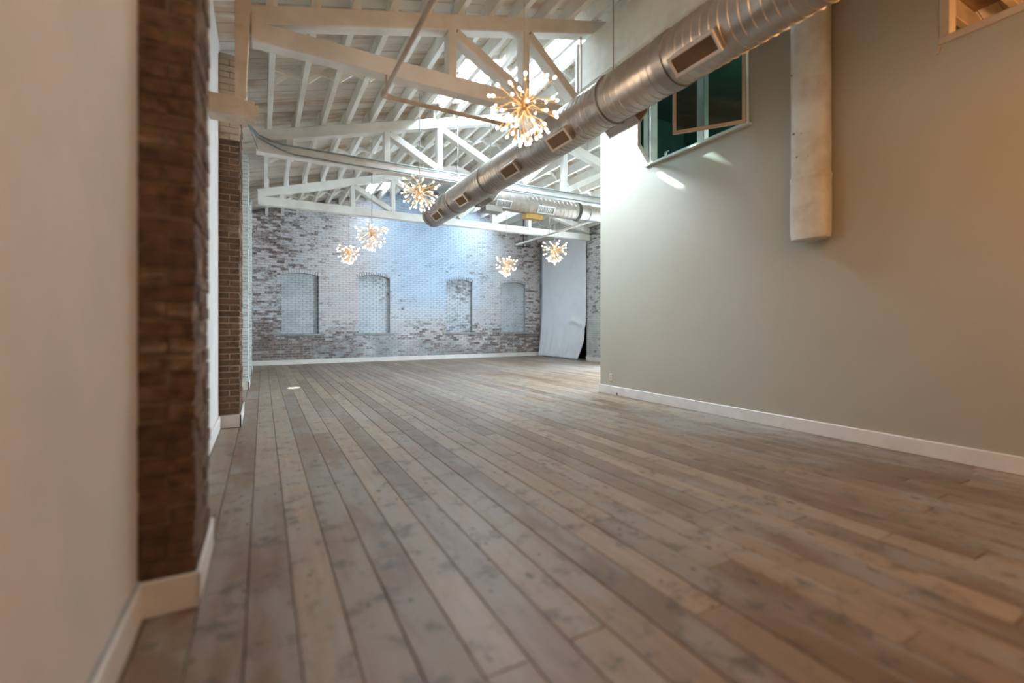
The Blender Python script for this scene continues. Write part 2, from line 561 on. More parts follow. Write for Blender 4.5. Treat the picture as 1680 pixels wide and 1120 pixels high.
for n, (ya, yb_) in enumerate(((5.75, 6.95), (7.25, 8.45))):  # unseen windows added to lift the light on roof and pillars
    so = empty('window_%d' % (n + 20), (XF, (ya + yb_) / 2, 0.3), kind='structure', label='unseen tall side window added for daylight in the far right wall, %s the tan partition' % ('next to' if n == 0 else 'one bay past'))
    MB().box(XF + 0.16, XF + 0.17, ya, yb_, 0.3, 3.2).build('pane', M['pane_side'], so)
    b = MB()
    for i in range(4):
        b.bar((XF + 0.12, ya + (yb_ - ya) * i / 3, 0.3), (XF + 0.12, ya + (yb_ - ya) * i / 3, 3.2), 0.05, 0.04, (0, 1, 0))
    for i in range(6):
        b.bar((XF + 0.12, ya, 0.3 + 2.9 * i / 5), (XF + 0.12, yb_, 0.3 + 2.9 * i / 5), 0.05, 0.04)
    b.build('frame', M['white'], so)

# ------------------------------------------------------------------ back wall with four bricked-up windows
WINS = [(0.421, 1.292, 2.275, 2.345), (2.291, 3.148, 2.305, 2.378), (4.81, 5.658, 2.305, 2.378), (6.645, 7.538, 2.31, 2.385)]
ZS = 0.785
NA = 10
DEP = 0.10


def arch_z(wn, x):
    t = (x - wn[0]) / (wn[1] - wn[0]) * 2 - 1
    return wn[2] + (wn[3] - wn[2]) * (1 - t * t)


def roof_z(x):
    return ztop(x) + RD


wb = MB()
yb = YB + 0.012
edges = [XL - 0.2] + [e for wn in WINS for e in wn[:2]] + [XF + 0.3]
for i in range(0, len(edges), 2):
    a, c = edges[i], edges[i + 1]
    ps = [a] + ([XA] if a < XA < c else []) + [c]
    for q, r_ in zip(ps[:-1], ps[1:]):
        wb.face([(q, yb, 0), (r_, yb, 0), (r_, yb, roof_z(r_)), (q, yb, roof_z(q))])
for wn in WINS:
    wb.face([(wn[0], yb, 0), (wn[1], yb, 0), (wn[1], yb, ZS), (wn[0], yb, ZS)])
    for j in range(NA):
        q, r_ = [wn[0] + (wn[1] - wn[0]) * t / NA for t in (j, j + 1)]
        wb.face([(q, yb, arch_z(wn, q)), (r_, yb, arch_z(wn, r_)), (r_, yb, roof_z(r_)), (q, yb, roof_z(q))])
        wb.face([(q, yb, arch_z(wn, q)), (q, yb + DEP, arch_z(wn, q)), (r_, yb + DEP, arch_z(wn, r_)), (r_, yb, arch_z(wn, r_))])
    wb.face([(wn[0], yb, ZS), (wn[0], yb + DEP, ZS), (wn[0], yb + DEP, wn[2]), (wn[0], yb, wn[2])])
    wb.face([(wn[1], yb, ZS), (wn[1], yb, wn[2]), (wn[1], yb + DEP, wn[2]), (wn[1], yb + DEP, ZS)])
wb.box(XL - 0.2, XF + 0.3, yb + DEP + 0.02, yb + DEP + 0.2, 0, 5.0)
wall_b = wb.build('wall_back', M['mortar_pale'], kind='structure', label='brick end wall with worn pale paint, bluer in the upper middle, at the far end of the hall')

bs = []     # (x0, x1, z0)
zz, row = 0.0, 0
while zz < 4.95:
    x = -0.30 - (BL / 2 if row % 2 else 0)
    while x < XF:
        x0, x1 = max(x, -0.30), min(x + BL, XF)
        x += BL
        zm = zz + BW / 2
        if x1 - x0 < 0.03 or zz + BW > roof_z((x0 + x1) / 2):
            continue
        segs = [(x0, x1)]
        for wn in WINS:
            out = []
            for a, c in segs:
                lim = arch_z(wn, min(max((a + c) / 2, wn[0]), wn[1])) + 0.085
                if ZS < zm < lim and c > wn[0] and a < wn[1]:
                    if a < wn[0]:
                        out.append((a, wn[0] + 0.006))
                    if c > wn[1]:
                        out.append((wn[1] - 0.006, c))
                else:
                    out.append((a, c))
            segs = out
        bs += [(a, c, zz) for a, c in segs if c - a > 0.025]
    zz += BW
    row += 1
jw = 0.009
near = sorted(range(len(bs)), key=lambda i: (bs[i][2] > 2.1 or bs[i][2] < 0.16, bs[i][0]))
own = {i for i in near if bs[i][1] - bs[i][0] > BL * 0.98}
own = set([i for i in near if i in own][:280])
stock = MB().box(-(BL - jw) / 2, (BL - jw) / 2, 0, 0.02, -(BW - jw) / 2, (BW - jw) / 2).mesh('brick', M['brick_far'])
rest = MB()
for i, (a, c, z) in enumerate(bs):
    p = R.uniform(-0.004, 0.003)
    if i in own:
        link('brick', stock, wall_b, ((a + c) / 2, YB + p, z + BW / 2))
    else:
        rest.box(a + jw / 2, c - jw / 2, YB + p, YB + 0.018, z + jw / 2, z + BW - jw / 2, R.random())
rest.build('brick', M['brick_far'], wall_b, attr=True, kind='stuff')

where = ['leftmost', 'second from the left', 'third from the left', 'rightmost']
for n, wn in enumerate(WINS):
    wo = empty('window_%d' % (n + 3), ((wn[0] + wn[1]) / 2, YB + DEP, ZS), kind='structure', label='arched bricked-up window, %s of four in the end wall' % where[n])
    b = MB()
    zz, row = ZS, 0
    while zz < wn[3]:
        x = wn[0] - (BL / 2 if row % 2 else 0) - 0.03
        while x < wn[1]:
            a, c = max(x, wn[0]), min(x + BL, wn[1])
            x += BL
            if c - a > 0.03:
                b.box(a + jw / 2, c - jw / 2, YB + DEP + R.uniform(-0.004, 0.003), YB + DEP + 0.03, zz + jw / 2, zz + BW - jw / 2, R.random())
        zz += BW
        row += 1
    b.build('infill_brick', M['brick_infill'], wo, attr=True, kind='stuff')
    b = MB()
    nv = 15
    for j in range(nv):
        x = wn[0] - 0.03 + (wn[1] - wn[0] + 0.06) * (j + 0.5) / nv
        xc = (wn[0] + wn[1]) / 2
        z = arch_z(wn, min(max(x, wn[0]), wn[1]))
        ang = (x - xc) * 0.38
        d = Vector((math.sin(ang), 0, math.cos(ang)))
        q = Vector((x, YB - 0.006, z)) + d * 0.042
        b.bar(q - Vector((0, 0, 0)) - d * 0.042, q + d * 0.045, (wn[1] - wn[0]) / nv * 0.86, 0.03, (0, 1, 0), 0.003)
    b.build('arch_brick', M['brick_far'], wo, kind='stuff')
    sx0, sx1 = wn[0] - 0.10, wn[1] + 0.11
    MB().bar((sx0, YB - 0.005, ZS - 0.028), (sx1, YB - 0.005, ZS - 0.028), 0.11, 0.056, (0, 0, 1), 0.008).build('sill', M['stone'], wo)

# ------------------------------------------------------------------ pillars
XP = -0.198
PY = (1.985, 5.263, 8.237, 10.581)
PLS = (0.50, 0.82, 0.82, 0.82)
XPS = (-0.210, -0.198, -0.198, -0.198)
labels = ['nearest brown brick pillar against the left wall, blurred', 'brown brick pillar under the timber corbel, second along the left wall',
          'pale painted brick pillar, third along the left wall', 'pale painted brick pillar nearest the end wall on the left']
for n, y0 in enumerate(PY):
    PL, XP = PLS[n], XPS[n]
    brown = n < 2
    bm_, mm = (M['brick_brown'], M['mortar_tan' if n else 'mortar']) if brown else (M['brick_pale'], M['mortar_pale'])
    core = MB().box(XL - 0.02, XP - 0.010, y0 + 0.010, y0 + PL - 0.01, 0, ztop(-0.2))
    po = core.build('pillar', mm, kind='structure', label=labels[n])
    wfront = XP - XL
    hb = 0.085
    meshes = {}

    def bmesh_for(key, dx, dy, bm_=bm_):
        if key not in meshes:
            meshes[key] = MB().box(-dx / 2, dx / 2, -dy / 2, dy / 2, -(BW - 0.010) / 2, (BW - 0.010) / 2).mesh('brick', bm_)
        return meshes[key]
    parts = 0
    rest = MB()
    zz, row = 0.125 if True else 0, 0
    while zz < ztop(-0.2) - 0.02:
        cells = []
        j = 0.008
        if row % 2 == 0:
            cells.append((XL, XP, y0, y0 + hb, 'a'))
            ys, y_end = y0 + hb, y0 + PL
        else:
            xm = (XL + XP) / 2
            cells.append((XL, xm, y0, y0 + hb * 2, 'b'))
            cells.append((xm, XP, y0, y0 + hb * 2, 'b'))
            ys, y_end = y0 + hb * 2, y0 + PL
        nb = 4 if n else 2
        for q in range(nb):
            ya, yb_ = ys + (y_end - ys) * q / nb, ys + (y_end - ys) * (q + 1) / nb
            cells.append((XP - hb, XP, ya, yb_, 'c%d' % (row % 2)))
        lim = {0: 2.35, 1: 9, 2: -1, 3: -1}[n]
        for q, (a, c, ya, yb_, key) in enumerate(cells):
            ox, oy, oz = R.uniform(-0.004, 0.005), R.uniform(-0.005, 0.003), R.uniform(-0.002, 0.002)
            mk = M['brick_tan'] if (n == 1 and zz > 2.78) else bm_
            kk = key + ('t' if mk is not bm_ else '')
            single = zz < lim and parts < 290 and (n == 0 or key in 'ab' or (zz < 2.6 and q < 4))
            if single:
                link('brick', bmesh_for(kk, c - a - j, yb_ - ya - j, mk), po, ((a + c) / 2 + ox, (ya + yb_) / 2 + oy, zz + BW / 2 + oz), (0, 0, R.uniform(-0.02, 0.02)))
                parts += 1
            else:
                rest.box(a + j / 2 + ox, c - j / 2 + ox, ya + j / 2 + oy, yb_ - j / 2, zz + 0.005, zz + BW - 0.005, R.random())
        zz += BW
        row += 1
    if rest.v:
        rest.build('brick', bm_, po, attr=True, kind='stuff')
    e = 0.014
    bb = MB()
    bb.bar((XL, y0 - e / 2, 0.0615), (XP + e, y0 - e / 2, 0.0615), e, 0.123, (0, 0, 1), 0.003)
    bb.bar((XP + e / 2, y0 - e, 0.0615), (XP + e / 2, y0 + PL + e, 0.0615), e, 0.123, (0, 0, 1), 0.003)
    bb.bar((XL, y0 + PL + e / 2, 0.0615), (XP + e, y0 + PL + e / 2, 0.0615), e, 0.123, (0, 0, 1), 0.003)
    bb.build('baseboard', M['trim'], po)

# ------------------------------------------------------------------ baseboards
bb = MB()
ends = [-3.2] + [v for y0, L in zip(PY, PLS) for v in (y0 - 0.014, y0 + L + 0.014)] + [YB]
for a, c in zip(ends[::2], ends[1::2]):
    bb.bar((XL + 0.009, a, 0.0615), (XL + 0.009, c, 0.0615), 0.018, 0.123, (0, 0, 1), 0.004)
bl = bb.build('baseboard_left', M['trim'], kind='structure', label='white baseboard along the left wall')
MB().bar((XL + 0.004, -3.2, 0.128), (XL + 0.004, PY[0] - 0.014, 0.128), 0.010, 0.012, (0, 0, 1), 0.002).build('gap_shade_strip', M['stone'], bl, label='dark strip for the shaded gap above the baseboard')  # solid strip coloured dark for the shadow line of the gap
MB().bar((XL, YB - 0.012, 0.06), (XF, YB - 0.012, 0.06), 0.022, 0.118, (0, 0, 1), 0.004).build('baseboard_back', M['trim'], kind='structure', label='white baseboard along the brick end wall')
MB().bar((XR - 0.009, -3.2, 0.0615), (XR - 0.009, YP + 0.018, 0.0615), 0.018, 0.123, (0, 0, 1), 0.004).build('baseboard_right', M['trim'], kind='structure', label='white baseboard along the tan partition wall')
MB().bar((XF - 0.012, YP, 0.06), (XF - 0.012, CUR0, 0.06), 0.022, 0.12, (0, 0, 1), 0.004).build('baseboard_far_right', M['trim'], kind='structure', label='white baseboard under the far right brick wall')

# ------------------------------------------------------------------ roof
zr = roof_z(XA)
rf = MB()
for s0, s1 in ((XL - 0.25, XA), (XF + 0.35, XA)):
    for q in ((-3.3, YB + 0.4),):
        z0, z1 = roof_z(s0) + 0.03, roof_z(s1) + 0.03
        rf.face([(s0, q[0], z0), (s1, q[0], z1), (s1, q[1], z1), (s0, q[1], z0)])
        rf.face([(s0, q[0], z0 + 0.06), (s1, q[0], z1 + 0.06), (s1, q[1], z1 + 0.06), (s0, q[1], z0 + 0.06)])
ce = rf.build('ceiling', M['rafter'], kind='structure', label='exposed white roof of rafters and boards')
BWD = 0.162
bmesh = {}
for side in (0, 1):
    s0, s1 = (XL - 0.2, XA) if side == 0 else (XA, XF + 0.3)
    b = MB()
    z0, z1 = roof_z(s0), roof_z(s1)
    g = 0.004
    n = len(b.v)
    b.loft([[(s, -BWD / 2 + g, z), (s, BWD / 2 - g, z), (s, BWD / 2 - g, z + 0.02), (s, -BWD / 2 + g, z + 0.02)] for s, z in ((s0, z0), (s1, z1))])
    bmesh[side] = b.mesh('roof_board', M['board'])
y = -2.2
while y < YB:
    for side in (0, 1):
        link('roof_board', bmesh[side], ce, (0, y, R.uniform(0, 0.004)))
    y += BWD

bays = [(0.4, TR[0]), (TR[0], TR[1]), (TR[1], TR[2]), (TR[2], YB)]
rm_ = {}
for bi, (a, c) in enumerate(bays):
    rm_[bi] = MB().bar((0, 0, RD / 2), (0, c - a + 0.12 * (bi < 3), RD / 2), 0.058, RD, (0, 0, 1), 0.004).mesh('rafter', M['rafter'])
RX = [0.056 + 0.345 * i for i in range(24)]
brm = {}
for rx in RX:
    if rx > XF - 0.05:
        continue
    for bi, (a, c) in enumerate(bays):
        if rx > XR and bi == 0:
            continue
        link('rafter', rm_[bi], ce, (rx + R.uniform(-0.006, 0.006) + (0.03 if bi % 2 else 0), a, ztop(rx) + 0.002))
for bi, (a, c) in enumerate(bays):
    ym = (a + c) / 2
    for i in range(len(RX) - 1):
        if RX[i + 1] > XF or (bi == 0 and RX[i] > 3.6):
            continue
        dx = RX[i + 1] - RX[i]
        dz = ztop(RX[i + 1]) - ztop(RX[i])
        key = round(dz, 3)
        for up in (0, 1):
            if (key, up) not in brm:
                za, zb_ = (0.02, RD - 0.02 + dz) if up else (RD - 0.02, 0.02 + dz)
                brm[(key, up)] = MB().bar((0.03, up * 0.02, za), (dx - 0.03, up * 0.02, zb_), 0.022, 0.046, (0, 0, 1), 0.003).mesh('bridging', M['rafter'])
            if bi in (1, 2, 3):
                link('bridging', brm[(key, up)], ce, (RX[i] + (0.03 if bi % 2 else 0), ym, ztop(RX[i])))

# skylights set between the boards
SKYL = [(2.34, 3.02, 5.6, 6.95, 'skylight in the left slope behind the first truss'),
        (0.6, 1.5, 0.6, 2.2, 'unseen skylight in the left slope, added for cool light at the near end of the hall'),  # out of view, added for cool daylight on wall and girder
        (3.22, 3.86, 5.0, 6.95, 'skylight close under the ridge behind the first truss'),
        (2.25, 2.95, 11.55, 12.35, 'small skylight in the left slope above the end wall'),
        (5.25, 6.2, 11.5, 12.5, 'skylight in the right slope above the end wall')]
for n, (x0, x1, y0, y1, lb) in enumerate(SKYL):
    so = empty('window_%d' % (n + 7), ((x0 + x1) / 2, (y0 + y1) / 2, roof_z((x0 + x1) / 2)), kind='structure', label=lb)
    za, zb_ = roof_z(x0) - 0.012, roof_z(x1) - 0.012
    MB().loft([[(x, y0, z), (x, y1, z), (x, y1, z + 0.008), (x, y0, z + 0.008)] for x, z in ((x0, za), (x1, zb_))]).build('pane', M['pane_near' if n == 1 else 'pane_far' if n >= 3 else 'pane_sky'], so)
    b = MB()
    e = 0.03
    for ya in (y0 - e / 2, y1 + e / 2):
        b.bar((x0 - e, ya, za - 0.01), (x1 + e, ya, zb_ - 0.01), e, 0.06, (0, 0, 1), 0.004)
    for xa, z in ((x0 - e / 2, za), (x1 + e / 2, zb_)):
        b.bar((xa, y0, z - 0.01), (xa, y1, z - 0.01), e, 0.06, (0, 0, 1), 0.004)
    b.build('frame', M['white'], so)

# ------------------------------------------------------------------ trusses
TT = 0.145
XE = 8.05
tl = ['nearest white timber roof truss, tan in the warm light, beside the big chandelier', 'middle white timber roof truss crossing behind the metal duct', 'farthest white timber roof truss in front of the brick end wall']
CD, TD = 0.167, 0.155
for n, y in enumerate(TR):
    x1 = 3.41 if n == 0 else XE
    x0 = -0.075
    yc = y + TT / 2
    t = empty('truss', ((x0 + x1) / 2, yc, ZC), label=tl[n], category='truss', group='roof trusses')
    MB().bar((x0, yc, ZC + CD / 2), (x1, yc, ZC + CD / 2), TT, CD).build('bottom_chord', M['white'], t)
    def tz(x):
        return ztop(x) - TD / 2
    xe = 3.74 if n == 0 else XA
    MB().bar((x0, yc, tz(x0)), (xe, yc, tz(xe)), TT, TD).build('top_chord', M['white'], t)
    if n:
        MB().bar((XA, yc, tz(XA)), (XE, yc, tz(XE)), TT, TD).build('top_chord', M['white'], t)
    zb_ = ZC + CD
    posts = [1.70, 2.565] + ([5.06, 6.11] if n else [])
    for px in posts:
        MB().bar((px, yc, zb_ - 0.02), (px, yc, tz(px)), 0.09, TT * 0.94, (0, 1, 0)).build('post', M['white'], t)
    MB().tube([(XA if n else 3.36, yc, zb_ - 0.05), (XA if n else 3.36, yc, tz(XA if n else 3.36))], 0.014).build('king_rod', M['white'], t, True)
    diag = [(1.745, 2.52, 1, 0), (2.61, 3.98 if n else 3.36, 1, 0)]
    if n:
        diag += [(5.02, 4.14, 1, 0), (6.07, 5.10, 1, 0)]
    for xa, xb, _, _ in diag:
        MB().bar((xa, yc, ztop(xa) - TD - 0.03), (xb, yc, zb_ + 0.03), 0.105, TT * 0.97, (0, 1, 0)).build('diagonal', M['white'], t)
    if n:
        MB().box(0.30, 0.38, yc - 0.06, yc + 0.06, zb_ - 0.01, ztop(0.34) - TD + 0.01).build('heel_block', M['white'], t)
    MB().box(x0 - 0.005, x0 + 0.05, yc - TT / 2 - 0.006, yc + TT / 2 + 0.006, ZC + 0.01, ztop(x0) - 0.02).build('heel_plate', M['white'], t)

# girder boxed along the hall over the duct
g = empty('boxed_girder', (3.61, 2.0, 3.87), label='pale boxed girder running along the hall above the metal duct', category='girder')
MB().bar((3.61, -2.0, 4.155), (3.61, 4.62, 4.155), 0.38, 0.575, (0, 0, 1), 0.012).build('casing', M['beam_wrap'], g)
MB().bar((3.61, 4.60, 4.155), (3.61, 4.64, 4.155), 0.42, 0.61, (0, 0, 1), 0.01).build('end_plate', M['white'], g)

# timber corbel and post which carry the near truss
cb = empty('timber_corbel', (-0.2, 4.37, 2.66), label='cream timber corbel and post carrying the nearest truss beside the second brick pillar', category='corbel')
MB().bar((XL, 4.36, 2.745), (-0.134, 4.36, 2.745), 0.20, 0.15, (0, 0, 1), 0.01).build('corbel_beam', M['corbel'], cb)
MB().bar((-0.134, 4.36, 2.745), (-0.058, 4.36, 2.745), 0.17, 0.13, (0, 0, 1), 0.008).build('corbel_tip', M['corbel'], cb)
MB().bar((-0.058, 4.36, 2.75), (-0.03, 4.36, 2.75), 0.12, 0.09, (0, 0, 1), 0.008).build('end_cap', M['corbel'], cb)
MB().loft([[(-0.195 + dx0, 4.30, z), (-0.09 + dx1, 4.30, z), (-0.09 + dx1, 4.47, z), (-0.195 + dx0, 4.47, z)] for z, dx0, dx1 in
           ((2.82, 0, -0.035), (2.86, 0, -0.02), (2.90, 0, -0.03), (3.3, 0, -0.012), (3.52, 0, 0.0), (3.55, 0, 0.008), (3.60, 0, 0.008), (3.63, 0, 0.0), (3.68, 0, 0.0))]).build('post', M['corbel'], cb)

# ------------------------------------------------------------------ ducts
XD, ZD, RDU = 2.85, 3.084, 0.214


def spiral_duct(p0, axis, side, up, length, r, pitch, k=40, taper=None):
    """ribbed round duct; the lock seam runs round as a helix"""
    b = MB()
    rings = []
    nseg = int(length / pitch)
    prof = [(0.0, 0.0), (0.44, 0.0), (0.46, 0.015), (0.50, 0.015), (0.52, 0.0)]
    for i in range(nseg + 1):
        for q, (t, dr) in enumerate(prof):
            yy = (i + t) * pitch
            ring = []
            for j in range(k):
                a = 2 * PI * j / k
                off = -pitch * math.sin(a) * 0.35
                yl = min(max(yy + off, 0), length)
                ring.append(p0 + axis * yl + (side * math.cos(a) + up * math.sin(a)) * (r * (1 + dr)))
            rings.append(ring)
    b.loft(rings, True)
    return b


X_, Y_, Z_ = Vector((1, 0, 0)), Vector((0, 1, 0)), Vector((0, 0, 1))
dm = empty('spiral_duct', (XD, 4.2, ZD), label='large round galvanised spiral duct running along the hall under the trusses', category='duct')
spiral_duct(Vector((XD, -0.6, ZD)), Y_, X_, Z_, 9.0, RDU, 0.072).build('duct_body', M['metal'], dm, True)


def band(c, axis, r, wdt, name, m, parent, k=40):
    s_ = axis.orthogonal().normalized()
    u_ = axis.cross(s_)
    rings = []
    for t, rr in ((-wdt / 2, r), (-wdt / 2, r * 1.035), (wdt / 2, r * 1.035), (wdt / 2, r)):
        rings.append([c + axis * t + (s_ * math.cos(2 * PI * j / k) + u_ * math.sin(2 * PI * j / k)) * rr for j in range(k)])
    return MB().loft(rings, False).build(name, m, parent, True)


band(Vector((XD, 2.58, ZD)), Y_, RDU * 1.01, 0.10, 'joint_band', M['metal_dark'], dm)
band(Vector((XD, 8.33, ZD)), Y_, RDU * 1.01, 0.10, 'joint_band', M['metal_dark'], dm)
MB().tube([(XD, 8.385, ZD), (XD, 8.42, ZD), (XD, 8.44, ZD)], [RDU * 1.02, RDU * 1.02, RDU * 0.9], 40).build('end_cap', M['metal_dark'], dm, True)
for yy in (0.5, 3.3, 5.9, 7.15):
    b = MB()
    b.tube([(XD, yy, ZD + RDU), (XD, yy, ztop(XD) + 0.05)], 0.006, 6)
    b.build('hanger_rod', M['metal_dark'], dm)
    band(Vector((XD, yy, ZD)), Y_, RDU * 1.02, 0.018, 'hanger_strap', M['metal_dark'], dm)


def register(parent, c, nrm, along, L, W, depth, collar_m, frame_m, louvre_m, nl=22):
    """air register: sheet metal collar, raised frame and rows of louvres"""
    nrm, along = Vector(nrm).normalized(), Vector(along).normalized()
    u = nrm.cross(along)
    c = Vector(c)

    def P(a, b_, d):
        return c + along * a + u * b_ + nrm * d
    k_ = MB()
    rr = []
    for d in (-depth, -0.004):
        g_ = 1.0
        rr.append([P(-L / 2 * g_, -W / 2 * g_, d), P(L / 2 * g_, -W / 2 * g_, d), P(L / 2 * g_, W / 2 * g_, d), P(-L / 2 * g_, W / 2 * g_, d)])
    k_.loft(rr, False)
    reg = k_.build('register', collar_m, parent)
    f_ = MB()
    e = 0.022
    for s_ in (-1, 1):
        f_.bar(P(-L / 2 - 0.004, s_ * (W / 2 - e / 2 + 0.004), 0), P(L / 2 + 0.004, s_ * (W / 2 - e / 2 + 0.004), 0), e, 0.014, nrm, 0.003)
        f_.bar(P(s_ * (L / 2 - e / 2 + 0.004), -W / 2 + e / 2, 0), P(s_ * (L / 2 - e / 2 + 0.004), W / 2 - e / 2, 0), e, 0.014, nrm, 0.003)
    f_.build('register_frame', frame_m, reg)
    l_ = MB()
    for i in range(nl):
        a = -L / 2 + e + (L - 2 * e) * (i + 0.5) / nl
        l_.bar(P(a, -W / 2 + e * 0.8, -0.008), P(a, W / 2 - e * 0.8, -0.008), (L - 2 * e) / nl * 0.30, 0.012, (nrm + along * 0.5), 0.0012)
    l_.build('louvre', louvre_m, reg, kind='stuff')
    k_ = MB()
    k_.face([P(-L / 2, -W / 2, -0.03), P(L / 2, -W / 2, -0.03), P(L / 2, W / 2, -0.03), P(-L / 2, W / 2, -0.03)])
    k_.build('register_back', M['dark'], reg)
    return reg


q = 0.7071
for yy, L in ((2.24, 0.385), (3.93, 0.345), (5.0, 0.36), (6.55, 0.34), (7.68, 0.36)):
    register(dm, (XD - 0.187, yy, ZD - 0.187), (-q, 0, -q), (0, 1, 0), L, 0.145, 0.12, M['metal_dark'], M['grille'], M['louvre'])
for yy, L in ((3.36, 0.42), (6.40, 0.40)):
    register(dm, (XD + 0.235, yy, ZD - 0.16), (0.80, 0, -0.6), (0, 1, 0), L, 0.16, 0.16, M['metal'], M['grille_white'], M['louvre'])

YBR, ZBR, RB = 6.93, 3.10, 0.158
db = empty('branch_duct', (4.6, YBR, ZBR), label='smaller round branch duct running right from the main duct below the middle truss', category='duct')
spiral_duct(Vector((3.07, YBR, ZBR)), X_, Y_, Z_, 2.05, RB, 0.09, 28).build('duct_body', M['metal'], db, True)
band(Vector((5.10, YBR, ZBR)), X_, RB * 1.02, 0.06, 'joint_band', M['dark'], db, 28)
MB().tube([(5.10, YBR, ZBR), (5.16, YBR, ZBR), (5.36, YBR, ZBR)], [RB, RB * 0.9, RB * 0.9], 28).build('reducer', M['metal_dark'], db, True)
band(Vector((5.37, YBR, ZBR)), X_, RB * 0.92, 0.05, 'joint_band', M['metal'], db, 28)
MB().tube([(5.36, YBR, ZBR), (7.3, YBR, ZBR)], RB * 0.88, 28).build('end_length', M['metal'], db, True)
register(db, (3.52, YBR - 0.135, ZBR - 0.09), (0, -0.83, -0.55), (1, 0, 0), 0.28, 0.13, 0.10, M['metal'], M['grille_white'], M['grille_white'], 9)
register(db, (4.36, YBR - 0.135, ZBR - 0.09), (0, -0.83, -0.55), (1, 0, 0), 0.34, 0.13, 0.10, M['metal'], M['grille_white'], M['grille_white'], 9)
MB().box(4.02, 4.36, YBR - 0.02, YBR + 0.12, ZBR - 0.235, ZBR - 0.14).build('reflection_box', M['reflection_tin'], db, label='metal box under the branch duct, yellow for a warm reflection')  # warm reflection on the register collar, put into the box colour
MB().box(3.2, 3.5, YBR - 0.12, YBR + 0.1, ZBR - 0.22, ZBR - 0.12).build('plenum_box', M['metal_dark'], db)

# ------------------------------------------------------------------ pipes and cables
xq, zq = 1.03, 3.235
so = empty('sprinkler_pipe', (xq, 4.3, zq), label='brown sprinkler pipe running overhead and turning along the nearest truss', category='pipe')
MB().tube([(xq, 0.2, zq), (xq, 2.5, zq), (xq, 4.50, zq)], 0.021, 10).build('near_run', M['rust_pipe'], so, True)
MB().tube([(xq - 0.0, 4.46, zq), (xq + 0.005, 4.545, zq + 0.005), (xq + 0.08, 4.57, zq + 0.01)], 0.03, 10).build('elbow', M['rust_pipe'], so, True)
MB().tube([(xq + 0.05, 4.57, zq + 0.01), (2.56, 4.57, zq + 0.01)], 0.021, 10).build('cross_run', M['rust_pipe'], so, True)
for px in (1.6, 2.5):
    MB().tube([(px, 4.57, zq + 0.02), (px, 4.57, ZC - 0.002)], 0.007, 6).build('hanger', M['rust_pipe'], so)
MB().tube([(xq, 4.41, zq + 0.02), (xq, 4.41, ZC - 0.002)], 0.009, 6).build('hanger', M['rust_pipe'], so)

xq, zq = 6.45, 3.322
YE = 11.65
so = empty('wall_pipe', (xq, 10, zq), label='thin pale pipe hung below the trusses at the far right', category='pipe')
MB().tube([(xq, YE, zq), (xq, 9.0, zq), (xq, 6.2, zq)], 0.026, 10).build('pipe_run', M['white'], so, True)
b = MB()
b.bar((xq - 0.02, YE - 0.1, zq - 0.05), (xq + 0.36, YE - 0.1, zq - 0.05), 0.03, 0.03)
b.bar((xq + 0.17, YE - 0.1, zq - 0.1), (xq + 0.17, YE - 0.1, ztop(xq + 0.17) + 0.02), 0.03, 0.03, (0, 1, 0))
b.build('hanger_bracket', M['dark'], so)
MB().tube([(xq, 9.9, zq), (xq, 9.9, ztop(xq) + 0.02)], 0.008, 6).build('hanger', M['cable'], so)

so = empty('conduit', (0.2, TR[1] - 0.03, ZC), label='grey green cables draped along the bottom of the middle truss', category='cable')
yv = TR[1] - 0.022
pts = [(-0.19, 6.6, 3.62), (-0.16, 6.9, 3.60), (-0.05, yv, 3.56), (0.08, yv, 3.50), (0.22, yv, 3.445), (0.40, yv, 3.405), (0.9, yv, 3.395), (2.0, yv, 3.395), (3.2, yv, 3.395), (5.5, yv, 3.395), (7.9, yv, 3.395)]
MB().tube(pts, 0.0105, 8).build('lower_cable', M['grey_cable'], so, True)
pts = [(-0.19, 6.6, 3.645), (-0.16, 6.9, 3.62), (-0.04, yv - 0.02, 3.585), (0.1, yv - 0.01, 3.545), (0.25, yv, 3.52), (0.9, yv, 3.515), (3.2, yv, 3.515), (7.9, yv, 3.515)]
MB().tube(pts, 0.0115, 8).build('upper_cable', M['grey_cable'], so, True)
MB().tube([(-0.16, 6.9, 3.60), (-0.09, yv - 0.03, 3.50), (-0.06, yv - 0.01, 3.40)], 0.008, 6).build('tail', M['grey_cable'], so, True)

# ------------------------------------------------------------------ interior windows in the tan wall
def frame_yz(b, x0, x1, y0, y1, z0, z1, e):
    xm, wd = (x0 + x1) / 2, x1 - x0
    for z in (z0 + e / 2, z1 - e / 2):
        b.bar((xm, y0, z), (xm, y1, z), wd, e, (0, 0, 1), 0.004)
    for y in (y0 + e / 2, y1 - e / 2):
        b.bar((xm, y, z0 + e), (xm, y, z1 - e), wd, e, (0, 1, 0), 0.004)
    return b


w1 = empty('window_1', (XR, 3.74, 3.10), kind='structure', label='interior window with two open casements high in the tan wall behind the duct')
frame_yz(MB(), XR - 0.012, XR + 0.11, WIN1[0], WIN1[1], WIN1[2], WIN1[3], 0.028).build('frame', M['sash_white'], w1)
MB().bar((XR + 0.05, 3.66, WIN1[2] + 0.028), (XR + 0.05, 3.66, WIN1[3] - 0.028), 0.08, 0.10, (0, 1, 0), 0.004).build('mullion', M['sash_white'], w1)
MB().bar((XR - 0.018, WIN1[0] - 0.03, 3.088), (XR - 0.018, WIN1[1] + 0.06, 3.088), 0.05, 0.016, (0, 0, 1), 0.003).build('sill', M['sash_white'], w1)
b = MB()
b.bar((XR + 0.0, 4.17, 3.13), (XR + 0.0, 4.17, 3.17), 0.02, 0.03, (0, 1, 0), 0.003)
b.bar((XR - 0.02, 4.17, 3.165), (XR - 0.0, 4.12, 3.175), 0.012, 0.012, (0, 0, 1), 0.002)
b.build('latch', M['sash_white'], w1)


